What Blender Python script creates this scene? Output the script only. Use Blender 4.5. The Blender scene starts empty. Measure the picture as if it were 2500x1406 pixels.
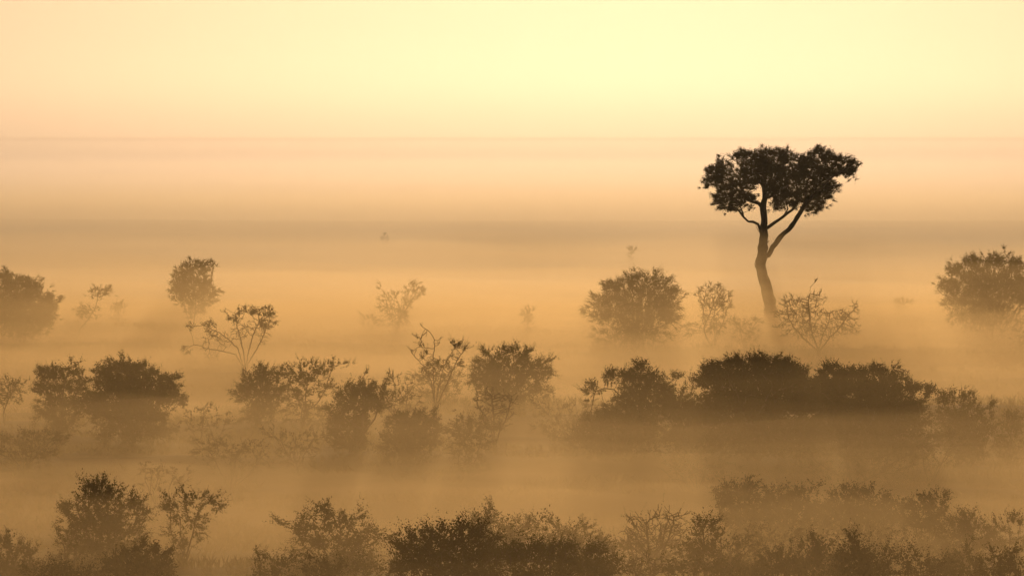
import bpy, math, random
import numpy as np
from mathutils import Vector, Matrix

# ---------------------------------------------------------------- camera model
F = 10500.0            # focal length in photo pixels (2500 wide)
CX, CY = 1250.0, 703.0
YH = 330.0             # photo row of the true horizon
H = 13.14              # eye height above the plain
PITCH = math.atan((CY - YH) / F)

def dist(yb):          # distance at which flat ground meets photo row yb
    return H * F / (yb - YH)

def world(px, py, d):  # point of the place seen at pixel (px,py), d metres ahead
    a = math.atan((py - CY) / F) + PITCH
    return np.array([(px - CX) / F * d, d, H - math.tan(a) * d])

scene = bpy.context.scene
col = scene.collection
rng = np.random.default_rng(11)

# ---------------------------------------------------------------- helpers
def tag(o, label=None, cat=None, group=None, kind=None):
    if label: o['label'] = label
    if cat: o['category'] = cat
    if group: o['group'] = group
    if kind: o['kind'] = kind
    return o

def mesh_np(name, co, faces, mat, parent=None, smooth=False):
    """co (n,3) float, faces (m,k) int -> one mesh object"""
    me = bpy.data.meshes.new(name)
    co = np.asarray(co, dtype=np.float32); faces = np.asarray(faces, dtype=np.int32)
    m, k = faces.shape
    me.vertices.add(len(co)); me.vertices.foreach_set('co', co.ravel())
    me.loops.add(m * k); me.loops.foreach_set('vertex_index', faces.ravel())
    me.polygons.add(m)
    me.polygons.foreach_set('loop_start', np.arange(0, m * k, k, dtype=np.int32))
    if smooth: me.polygons.foreach_set('use_smooth', np.ones(m, dtype=bool))
    me.update(calc_edges=True)
    me.materials.append(mat)
    o = bpy.data.objects.new(name, me); col.objects.link(o)
    if parent: o.parent = parent
    return o

def empty(name, loc):
    o = bpy.data.objects.new(name, None); col.objects.link(o)
    o.location = tuple(float(v) for v in loc); o.empty_display_size = .3
    return o

class Waves:
    """smooth 2-D noise made of sine waves"""
    def __init__(s, seed, n, wx, wy):
        r = np.random.default_rng(seed)
        s.k = np.stack([r.normal(0, 1, n) * 2 * math.pi / wx, r.normal(0, 1, n) * 2 * math.pi / wy], 1)
        s.p = r.uniform(0, 2 * math.pi, n); s.n = n
    def __call__(s, x, y):
        x = np.asarray(x, float); y = np.asarray(y, float)
        t = np.zeros(np.broadcast(x, y).shape)
        for (a, b), p in zip(s.k, s.p): t = t + np.sin(a * x + b * y + p)
        return t / math.sqrt(s.n / 2.0)

def bump(v, c, w): return np.exp(-((v - c) / w) ** 2)
def smooth(v, a, b):
    t = np.clip((v - a) / (b - a), 0, 1); return t * t * (3 - 2 * t)

w_near = Waves(1, 14, 45, 30); w_fine = Waves(2, 16, 9, 7); w_far = Waves(3, 10, 500, 300)
w_crest = Waves(4, 8, 160, 4000); w_hill = Waves(5, 9, 900, 2500)

def ground_z(x, y):
    x = np.asarray(x, float); y = np.asarray(y, float)
    z = 0.22 * w_near(x, y) + 0.05 * w_fine(x, y)
    z = z * smooth(y, 60, 110) * (1 - 0.93 * smooth(y, 240, 360))
    z = z + 0.55 * bump(y, 190, 16) + 0.35 * bump(y, 128, 10)
    # first long rise, its crest near 500 m, then a dip full of mist
    c1 = 497 + 6 * w_crest(x, 0)
    z = z + (3.3 + 0.07 * w_crest(x, 400)) * np.where(y < c1, smooth(y, 330, c1), 1 - smooth(y, c1, c1 + 90))
    c2 = 905 + 10 * w_crest(x, 900)
    z = z + (3.4 + 0.07 * w_crest(x, 1300)) * np.where(y < c2, smooth(y, 650, c2), 1 - smooth(y, c2, c2 + 170))
    # rolling far country and the long low hill on the horizon
    z = z + smooth(y, 1300, 2400) * (2.4 + .5 * w_far(x, y))
    hx = 0.55 + 0.45 * smooth(-x / np.maximum(y, 1.0), -0.02, 0.09)
    z = z + smooth(y, 4200, 6800) * (2 * hx + .5 * w_hill(x, y) + .2 * w_far(x * 3, y))
    # the knoll the photographer stands on
    hill = np.maximum(0, (11.3 - 0.118 * np.maximum(np.abs(y), np.abs(x) * .8)))
    return z + hill

# ---------------------------------------------------------------- materials
def new_mat(name):
    m = bpy.data.materials.new(name); m.use_nodes = True
    return m, m.node_tree.nodes, m.node_tree.links

def surf_mat(name, c1, c2, scale, rough=0.8, bump_s=0.3, translucent=0.0, spec=0.3):
    m, N, L = new_mat(name)
    b = N['Principled BSDF']; b.inputs['Roughness'].default_value = rough
    b.inputs['Specular IOR Level'].default_value = spec
    g = N.new('ShaderNodeNewGeometry')
    t = N.new('ShaderNodeTexNoise'); t.inputs['Scale'].default_value = scale; t.inputs['Detail'].default_value = 6
    L.new(g.outputs['Position'], t.inputs['Vector'])
    r = N.new('ShaderNodeValToRGB'); r.color_ramp.elements[0].position = .35; r.color_ramp.elements[1].position = .65
    r.color_ramp.elements[0].color = (*c1, 1); r.color_ramp.elements[1].color = (*c2, 1)
    L.new(t.outputs['Fac'], r.inputs['Fac']); L.new(r.outputs['Color'], b.inputs['Base Color'])
    if bump_s:
        bp = N.new('ShaderNodeBump'); bp.inputs['Strength'].default_value = bump_s
        L.new(t.outputs['Fac'], bp.inputs['Height']); L.new(bp.outputs['Normal'], b.inputs['Normal'])
    if translucent:
        tr = N.new('ShaderNodeBsdfTranslucent'); L.new(r.outputs['Color'], tr.inputs['Color'])
        mx = N.new('ShaderNodeMixShader'); mx.inputs['Fac'].default_value = translucent
        L.new(b.outputs[0], mx.inputs[1]); L.new(tr.outputs[0], mx.inputs[2])
        L.new(mx.outputs[0], N['Material Output'].inputs['Surface'])
    return m

M_ground = surf_mat('dry_earth', (.060, .036, .014), (.13, .078, .028), .12, .95, .2)
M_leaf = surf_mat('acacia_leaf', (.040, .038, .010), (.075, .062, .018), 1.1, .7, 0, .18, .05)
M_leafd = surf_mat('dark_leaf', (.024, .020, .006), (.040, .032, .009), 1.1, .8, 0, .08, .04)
M_bark = surf_mat('bark', (.045, .030, .016), (.085, .058, .032), 9, .9, .6)
M_twig = surf_mat('twig', (.070, .046, .024), (.11, .074, .040), 12, .9, .3)
M_grass = surf_mat('dry_grass', (.12, .085, .028), (.22, .155, .055), 1.5, .8, 0, .3)
M_bird = surf_mat('feathers', (.02, .016, .012), (.04, .03, .022), 40, .7, .1)

def vol_mat(name, density, colour, g):
    m, N, L = new_mat(name)
    N.remove(N['Principled BSDF'])
    v = N.new('ShaderNodeVolumePrincipled')
    v.inputs['Density'].default_value = density
    v.inputs['Color'].default_value = (*colour, 1)
    v.inputs['Anisotropy'].default_value = g
    L.new(v.outputs[0], N['Material Output'].inputs['Volume'])
    return m

# ---------------------------------------------------------------- ground
def ground_sheet():
    ys = np.concatenate([np.linspace(-60, 100, 41), np.linspace(100.8, 260, 200), np.linspace(262, 560, 150),
                         np.linspace(565, 1300, 110), np.linspace(1330, 9000, 160), np.linspace(10000, 70000, 31)])
    us = np.linspace(-1, 1, 241)
    X = np.outer(60 + np.maximum(ys, 0) * 0.22, us * (0.35 + 0.65 * np.abs(us)))
    Y = np.repeat(ys[:, None], len(us), 1)
    Z = ground_z(X, Y)
    co = np.stack([X, Y, Z], -1).reshape(-1, 3)
    n, m = X.shape
    i = np.arange(n - 1)[:, None] * m + np.arange(m - 1)[None, :]
    f = np.stack([i, i + 1, i + 1 + m, i + m], -1).reshape(-1, 4)
    return mesh_np('ground', co, f, M_ground, smooth=True)
tag(ground_sheet(), kind='structure')

# ---------------------------------------------------------------- air
SUN_AZ, SUN_EL = math.radians(1.7), math.radians(6.5)

def box(name, lo, hi, mat):
    x0, y0, z0 = lo; x1, y1, z1 = hi
    co = [(x0, y0, z0), (x1, y0, z0), (x1, y1, z0), (x0, y1, z0), (x0, y0, z1), (x1, y0, z1), (x1, y1, z1), (x0, y1, z1)]
    f = [(0, 3, 2, 1), (4, 5, 6, 7), (0, 1, 5, 4), (1, 2, 6, 5), (2, 3, 7, 6), (3, 0, 4, 7)]
    return mesh_np(name, co, f, mat)

HAZE_C = (.97, .88, .70)
MIST_C = (.84, .62, .33)
MID_C = (.86, .735, .57)
FAR_C = (.86, .77, .72)
haze = box('haze', (-16000, -80, -4), (16000, 71000, 395), vol_mat('haze_air', 0.00005, HAZE_C, .80))
tag(haze, kind='stuff')

def mist_layer(top, amp, dens, seed, wx, wy, zone='near'):
    # one closed body of mist with an uneven top, its floor under the ground
    far = (zone == 'far')
    q = (seed % 10) * 1.7     # bodies end at slightly different places, so no two end faces share a plane
    ys = (np.linspace(62 + q, 330 - q, 150) if zone == 'near' else np.linspace(330.4 - q, 540 - q, 64) if zone == 'mid' else
          np.concatenate([np.linspace(541 - q, 1400, 100), np.linspace(1440, 9000 + q, 90)]))
    us = np.linspace(-1, 1, 111)
    wv = Waves(seed, 16, wx, wy); wl = Waves(seed + 50, 12, wx * 4, wy * 3)
    X = np.outer(45 + q + ys * 0.2, us)
    Y = np.repeat(ys[:, None], len(us), 1)
    calm = 1 - .88 * smooth(Y, 270, 400) * (0 if far else 1)
    T = top + amp * calm * (0.6 * wv(X, Y) + 0.7 * wl(X, Y))
    lo = 1.0 if top < 2 else .75 if top < 3 else .5
    uneven = np.clip(1 + .55 * wl(X, Y), .2, 1.8)
    T = T + top * (-.60 * lo * uneven * bump(Y, 176, 27) + .07 * lo * uneven * bump(Y, 147, 13) + (.38 if top < 2 else .28 if top < 3 else .19) * bump(Y, 256, 50) - .30 * lo * (1 - smooth(Y, 107, 118)))
    rise = smooth(Y, 320, 497) * 3.0 + 1.7 * smooth(Y, 400, 520)
    T = T + rise
        # lies in drifts: thinner over the middle of the rise
    T = T - min(top, 3.2) * .26 * bump(Y, 385, 55) * (bump(X, 1.0, 9) + .7 * bump(X, 29, 11))
    T = T - min(top, 3.2) * .38 * bump(Y, 362, 62)
    T = np.maximum(T, 0.12)
    n, m = X.shape
    co = np.concatenate([np.stack([X, Y, T], -1).reshape(-1, 3), np.stack([X, Y, np.full_like(T, -2.5 - q * .07)], -1).reshape(-1, 3)])
    i = (np.arange(n - 1)[:, None] * m + np.arange(m - 1)[None, :]).ravel(); o = n * m
    f = [np.stack([i, i + 1, i + 1 + m, i + m], -1), np.stack([i + o, i + m + o, i + 1 + m + o, i + 1 + o], -1)]
    a = np.arange(m - 1)
    f.append(np.stack([a, a + o, a + 1 + o, a + 1], -1)); b = a + (n - 1) * m
    f.append(np.stack([b, b + 1, b + 1 + o, b + o], -1))
    c = np.arange(n - 1) * m
    f.append(np.stack([c, c + m, c + m + o, c + o], -1)); d = c + m - 1
    f.append(np.stack([d, d + o, d + m + o, d + m], -1))
    ob = mesh_np('distant_mist' if far else 'ground_mist', co, np.concatenate(f), vol_mat('mist', dens, {'near': MIST_C, 'mid': MID_C, 'far': FAR_C}[zone], .78))
    tag(ob, kind='stuff')

MK = 1.15
for a in [(0.8, .36, .0150, 21, 22, 16), (1.5, .50, .0110, 22, 26, 18), (2.4, .62, .0070, 23, 30, 22),
          (3.7, .6, .0045, 24, 38, 26), (5.6, .8, .0028, 25, 50, 36)]:
    mist_layer(a[0], a[1], a[2] * MK, *a[3:])
    mist_layer(a[0], a[1], a[2] * MK, *a[3:], zone='mid')
for a in [(2.6, .05, .012, 31, 90, 400), (4.6, .04, .006, 32, 160, 600), (7.5, .04, .002, 33, 260, 900)]:
    mist_layer(*a, zone='far')
tag(box('distant_mist', (-1900, 950, -3.4), (1900, 9200, 42), vol_mat('far_air', 0.00090, (1.0, .90, .84), .8)), kind='stuff')
tag(box('distant_mist', (-2100, 3000, -3.6), (2100, 9250, 380), vol_mat('high_air', 1.8e-4, (1.0, .96, 1.0), .775)), kind='stuff')

# ---------------------------------------------------------------- plants
def grow(nodes, parents, att, step, kill, iters=90, jitter=.15, r=None):
    """space colonisation: twigs reach for the points in att"""
    P = [np.array(p, float) for p in nodes]; par = list(parents)
    A = np.array(att); 
    near = np.full(len(A), 1e9); who = np.zeros(len(A), int)
    def upd(i0):
        nonlocal near, who
        Q = np.array(P[i0:])
        if not len(Q) or not len(A): return
        d = np.linalg.norm(A[:, None, :] - Q[None], axis=2)
        j = d.argmin(1); dm = d[np.arange(len(A)), j]
        b = dm < near; near = np.where(b, dm, near); who = np.where(b, j + i0, who)
    upd(0)
    for _ in range(iters):
        if not len(A): break
        i0 = len(P); grew = False
        for w in np.unique(who):
            s = A[who == w] - P[w]
            v = (s / (np.linalg.norm(s, axis=1)[:, None] + 1e-9)).sum(0) + r.normal(0, jitter, 3) * math.sqrt(len(s))
            L = np.linalg.norm(v)
            if L < 1e-4: continue
            P.append(P[w] + v / L * step); par.append(int(w)); grew = True
        if not grew: break
        upd(i0)
        k = near > kill
        A, near, who = A[k], near[k], who[k]
    return np.array(P), np.array(par)

def radii(P, par, tip, power=2.4, fixed=None):
    n = len(P); acc = np.zeros(n)
    kids = [[] for _ in range(n)]
    for i in range(n):
        if par[i] >= 0: kids[par[i]].append(i)
    for i in range(n - 1, -1, -1):     # children always come after their parent
        if not kids[i]: acc[i] = tip ** power
        if par[i] >= 0: acc[par[i]] += acc[i]
    R = acc ** (1 / power)
    if fixed:
        for i, v in fixed.items(): R[i] = v
    return R, kids

def tubes(P, par, R, kids, sides_big=8, sides=4, big=.06, flare=None):
    V, Fq = [], []; nv = 0
    seen_ring = {}
    ang = {s: np.linspace(0, 2 * math.pi, s, endpoint=False) for s in (3, 4, 5, 6, 8, 12)}
    main = {}
    for i, k in enumerate(kids):
        if k: main[i] = max(k, key=lambda j: R[j])
    def ring(p, d, r_, s):
        nonlocal nv
        d = d / (np.linalg.norm(d) + 1e-9)
        u = np.cross(d, (0.31, 0.95, 0.05)); u /= np.linalg.norm(u) + 1e-9
        w = np.cross(d, u)
        a = ang[s]
        V.append(p + r_ * (np.cos(a)[:, None] * u + np.sin(a)[:, None] * w))
        nv += s; return nv - s
    roots = [i for i in range(len(P)) if par[i] < 0]
    stack = [(r_, None) for r_ in roots]
    while stack:
        i, p = stack.pop()
        # walk the chain that starts at i (from parent p)
        chain = ([p] if p is not None else []) + [i]
        while chain[-1] in main: chain.append(main[chain[-1]])
        s = sides_big if R[chain[1] if len(chain) > 1 else chain[0]] > big else sides
        prev = None
        for c, n_ in enumerate(chain):
            q0 = P[chain[c - 1]] if c > 0 else P[n_]
            q1 = P[chain[c + 1]] if c + 1 < len(chain) else P[n_]
            rr = R[n_] if not (c == 0 and p is not None) else min(R[chain[1]] * 1.15, R[n_])
            if len(chain) > 1:
                k = ring(P[n_], q1 - q0, rr, s)
                if prev is not None:
                    a = np.arange(s)
                    Fq.append(np.stack([prev + a, prev + (a + 1) % s, k + (a + 1) % s, k + a], 1))
                prev = k
        start = 0 if p is None else 1
        for n_ in chain[start:]:
            for j in kids[n_]:
                if main.get(n_) != j: stack.append((j, n_))
    return np.concatenate(V), np.concatenate(Fq)

def leaves(C, D, n, size, spread, r, flat=.55, along=.5, asp=2.0):
    """n pointed leaves in all around the twig points C (twig directions D)"""
    i = r.integers(0, len(C), n)
    c = C[i] + r.normal(0, 1, (n, 3)) * spread + D[i] * (r.uniform(-.2, 1.0, n)[:, None] * along)
    d = D[i] * .9 + r.normal(0, .8, (n, 3)); d /= np.linalg.norm(d, axis=1)[:, None] + 1e-9
    q = r.normal(0, 1, (n, 3)); q[:, 2] *= flat
    u = np.cross(d, q); u /= np.linalg.norm(u, axis=1)[:, None] + 1e-9
    s = size * r.uniform(.55, 1.35, n)[:, None]
    a = c - d * s * .5; b = c + d * s * .5; w = u * s * (.5 / asp)
    co = np.stack([a, c + w - d * s * .08, b, c - w - d * s * .08], 1).reshape(-1, 3)
    f = np.arange(n * 4).reshape(-1, 4)
    return co, f

def sprays(O, G, n, size, r, length=.4, per=14, wid=.5):
    """feathery twigs: n leaves set in two rows along short curved sprays that start at O and head along G"""
    m = max(3, n // per); i = r.integers(0, len(O), m)
    o = O[i]; g = G[i] + r.normal(0, .42, (m, 3)); g[:, 2] += .12
    g /= np.linalg.norm(g, axis=1)[:, None] + 1e-9
    L = length * r.uniform(.45, 1.25, m); sag = r.uniform(-.25, .3, m)
    t = (np.arange(per) + r.uniform(.1, .9, (m, per))) / per
    p = o[:, None] + g[:, None] * (t * L[:, None])[..., None]
    p[..., 2] -= (t ** 2) * (sag * L)[:, None]
    s = np.cross(g, r.normal(0, 1, (m, 3)) * [.5, .5, 1]); s /= np.linalg.norm(s, axis=1)[:, None] + 1e-9
    side = np.where(np.arange(per) % 2, 1, -1)[None, :, None]
    p = p + s[:, None] * side * size * .3 + r.normal(0, size * .28, p.shape)
    d = g[:, None] * .7 + s[:, None] * side * .8 + r.normal(0, .4, p.shape)
    p = p.reshape(-1, 3); d = d.reshape(-1, 3); d /= np.linalg.norm(d, axis=1)[:, None] + 1e-9
    k = len(p); q = r.normal(0, 1, (k, 3)); u = np.cross(d, q); u /= np.linalg.norm(u, axis=1)[:, None] + 1e-9
    z = (size * r.uniform(.6, 1.3, (m, per)) * (1.1 - .45 * t)).reshape(-1, 1)
    w = u * z * wid * .5
    co = np.stack([p - d * z * .5, p + w - d * z * .05, p + d * z * .5, p - w - d * z * .05], 1).reshape(-1, 3)
    return co, np.arange(k * 4).reshape(-1, 4)

def lobe_points(lobes, d, n, r, shell=.45, depth=1.0):
    """points spread through the ellipsoid lobes; each (px, py, rx, ry[, weight])"""
    wts = np.array([(l[2] * l[3]) * (l[4] if len(l) > 4 else 1) for l in lobes], float); wts /= wts.sum()
    ppm = F / d; out = []
    for l, w in zip(lobes, wts):
        k = max(3, int(n * w))
        v = r.normal(0, 1, (k, 3)); v /= np.linalg.norm(v, axis=1)[:, None]
        q = r.uniform(0, 1, k) ** (1 / 3) ; q = np.where(r.uniform(0, 1, k) < shell, r.uniform(.8, 1.06, k), q)
        v = v * q[:, None]
        c = world(l[0], l[1], d)
        off = r.normal(0, .25) * l[2] / ppm * depth
        out.append(np.stack([c[0] + v[:, 0] * l[2] / ppm, c[1] + off + v[:, 1] * .9 * depth * l[2] / ppm, c[2] + v[:, 2] * l[3] / ppm], 1))
    return np.concatenate(out)

n_leaf_total = 0
def shrub(name, cat, label, base, lobes, group=None, dens=1.0, leaf=.085, stems=4, twig=.009, n_att=None,
          path=None, bare=0.0, spike=1.0, seed=None, mat=None, d=None, leaf_over=None, clump=.10, low=True):
    """base=(px,py) foot of the plant; lobes in photo pixels; path=list of stems as pixel lists"""
    global n_leaf_total
    sd = int(base[0] * 7 + base[1]) if seed is None else seed
    r = np.random.default_rng(sd)
    leaf = leaf * .68
    D = d or dist(base[1]); ppm = F / D
    bx = (base[0] - CX) / F * D
    foot = np.array([bx, D, float(ground_z(bx, D)) - .05])
    if cat in ('bush', 'scrub') and not bare:   # boughs reach down towards the grass
        xs0 = min(l[0] - l[2] for l in lobes); xs1 = max(l[0] + l[2] for l in lobes); yb = max(l[1] + l[3] * .5 for l in lobes)
        rx, ry = (xs1 - xs0) * .40, max(8, (base[1] - yb) * .38)
        lobes = list(lobes) + [((xs0 + xs1) / 2, yb + ry * .8, rx, ry, .6)]
    if bare < .5:      # stray boughs that break the outline
        for k in range(5):
            l = lobes[r.integers(len(lobes))]
            a = r.uniform(-.25, math.pi + .25); q = r.uniform(.22, .42)
            lobes = list(lobes) + [(l[0] + math.cos(a) * l[2] * 1.12, l[1] - math.sin(a) * l[3] * 1.1, max(6, l[2] * q), max(5, l[3] * q), .55)]
    area = sum(l[2] * l[3] * 3.14 * (l[4] if len(l) > 4 else 1) for l in lobes) / ppm ** 2
    n = n_att or int(np.clip(area * 32, 40, 800))
    if bare >= .5: n = int(n * 1.9)
    att = lobe_points(lobes, D, n, r)
    att = att[att[:, 2] > foot[2] + .25]
    top = att[:, 2].max() - foot[2]
    nodes, par = [foot], [-1]
    step = max(.11, top * .035) if bare < .5 else max(.085, top * .024)
    if path:
        for st in path:
            prev = 0 if not isinstance(st[0], int) else st[0]
            pts = [p for p in st if not isinstance(p, int)]
            pp = nodes[prev]; yo = r.normal(0, .25)
            for t, (qx, qy) in enumerate(pts):
                q = world(qx, qy, D); q[1] += yo * (t + 1) / len(pts)
                m = max(1, int(np.linalg.norm(q - pp) / step))
                for k in range(1, m + 1):
                    nodes.append(pp + (q - pp) * k / m + r.normal(0, .012, 3)); par.append(prev); prev = len(nodes) - 1
                pp = nodes[-1]
    else:
        # several crooked stems leave the foot towards the lobes
        for s in range(stems):
            tgt = att[r.integers(len(att))]
            v = tgt - foot; prev = 0; pos = foot.copy()
            L = np.linalg.norm(v) * .45; m = max(2, int(L / step)); dr = v / np.linalg.norm(v)
            dr = dr * .5 + np.array([0, 0, .6]) + r.normal(0, .2, 3)
            for k in range(m):
                dr = dr * .8 + (tgt - pos) / np.linalg.norm(tgt - pos) * .2 + r.normal(0, .10, 3)
                dr /= np.linalg.norm(dr); pos = pos + dr * step
                nodes.append(pos.copy()); par.append(prev); prev = len(nodes) - 1
    n0 = len(nodes)
    P, par = grow(nodes, par, att, step, step * (1.6 if bare < .5 else 1.15), 80, .22 if bare < .5 else .3, r)
    # fine side twigs at the ends: longer and rising for a spiky outline
    kids0 = np.bincount(par[par >= 0], minlength=len(P))
    tips = np.where(kids0 == 0)[0]
    cen = att.mean(0)
    NP, NR = list(P), list(par)
    for t in tips:
        d0 = P[t] - P[par[t]]; d0 /= np.linalg.norm(d0) + 1e-9
        for q in range(2 + (r.uniform() < bare)):
            o = P[t] - cen; o /= np.linalg.norm(o) + 1e-9
            v = d0 * .7 + o * .35 + r.normal(0, .38, 3) + np.array([0, 0, .18]); v /= np.linalg.norm(v)
            L = max(step, .1) * r.uniform(.6, 1.8) * spike; prev = t; pos = P[t]
            for k in range(2):
                v = v + r.normal(0, .12, 3); v /= np.linalg.norm(v)
                pos = pos + v * L * .55; NP.append(pos); NR.append(prev); prev = len(NP) - 1
    P, par = np.array(NP), np.array(NR)
    R, kids = radii(P, par, twig * (.78 if bare < .5 else .8), 2.75 if bare < .5 else 3.3)
    root = empty(name, foot)
    tag(root, label, cat, group)
    inv = -foot
    co, f = tubes(P, par, R, kids)
    mesh_np('stems', co + inv, f, M_twig if bare > .5 else M_bark, root, smooth=True)
    if dens > 0:
        thin = np.where((R < twig * (2.2 if bare < .5 else 3)) & (np.arange(len(P)) >= n0))[0]
        D_ = P[thin] - P[par[thin]]; D_ /= np.linalg.norm(D_, axis=1)[:, None] + 1e-9
        if leaf_over:   # leaves only in chosen clumps
            keep = np.zeros(len(thin), bool)
            for (lx, ly, rx, ry) in leaf_over:
                c = world(lx, ly, D)
                keep |= (((P[thin][:, 0] - c[0]) * ppm / rx) ** 2 + ((P[thin][:, 2] - c[2]) * ppm / ry) ** 2) < 1
            if keep.sum() > 2: thin = thin[keep]; D_ = D_[keep]
            area = sum(l[2] * l[3] * 3.14 for l in leaf_over) / ppm ** 2
        nl = int(np.clip(area * dens * 3.3 / (leaf * leaf * .33), 120, 85000))
        C = P[thin]
        out = C - cen; out /= np.linalg.norm(out, axis=1)[:, None] + 1e-9
        G = D_ * .7 + out * .45
        # uneven clumping: some twigs bear far more than others
        wgt = r.uniform(.3, 1, len(C)) ** 1.3; wgt /= wgt.sum()
        pick = r.choice(len(C), size=max(4, len(C)), p=wgt)
        n1 = int(nl * (.55 if not leaf_over and bare < .5 else 1))
        ln = (.33 if dens > .8 else .28) * spike
        co, f = sprays(C[pick], G[pick], n1, leaf * 1.12, r, ln, 16, .6)
        if nl > n1:      # leaves on twigs too fine to draw, filling the boughs
            wa = r.uniform(.3, 1, len(att)); pa = r.choice(len(att), len(att), p=wa / wa.sum())
            da = att[pa] - cen; da /= np.linalg.norm(da, axis=1)[:, None]; da[:, 2] = np.abs(da[:, 2]) * .6
            c2, f2 = sprays(att[pa] - da * .12 + r.normal(0, .13, (len(att), 3)), da, nl - n1, leaf * 1.12, r, ln, 16, .6)
            f = np.concatenate([f, f2 + len(co)]); co = np.concatenate([co, c2])
        fill = 0 if bare >= .5 or leaf_over else .9 if dens >= 1.4 else .5 if dens >= 1.2 else .32 if dens > .9 else .16 if dens > .7 else .08
        if fill:     # the dense shaded inside of the bush
            core = [(l[0], l[1] + l[3] * .08, l[2] * .78, l[3] * .78) + tuple(l[4:]) for l in lobes if l[2] * l[3] > 90 and (len(l) < 5 or l[4] > .55)]
            if core:
                lf = .11 if D < 230 else .13
                nf = int(np.clip(area * dens * fill * 2.4 / (lf * lf * .13), 40, 46000))
                cp = lobe_points(core, D, max(60, nf // 5), r, .1)
                cp = cp[cp[:, 2] > foot[2] + .1]
                if len(cp):
                    c3, f3 = sprays(cp, np.tile([[0, 0, .8]], (len(cp), 1)), nf, lf, r, .35, 7)
                    f = np.concatenate([f, f3 + len(co)]); co = np.concatenate([co, c3]); nl += nf
        mesh_np('foliage', co + inv, f, mat or M_leaf, root)
        n_leaf_total += nl
    return root


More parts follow.
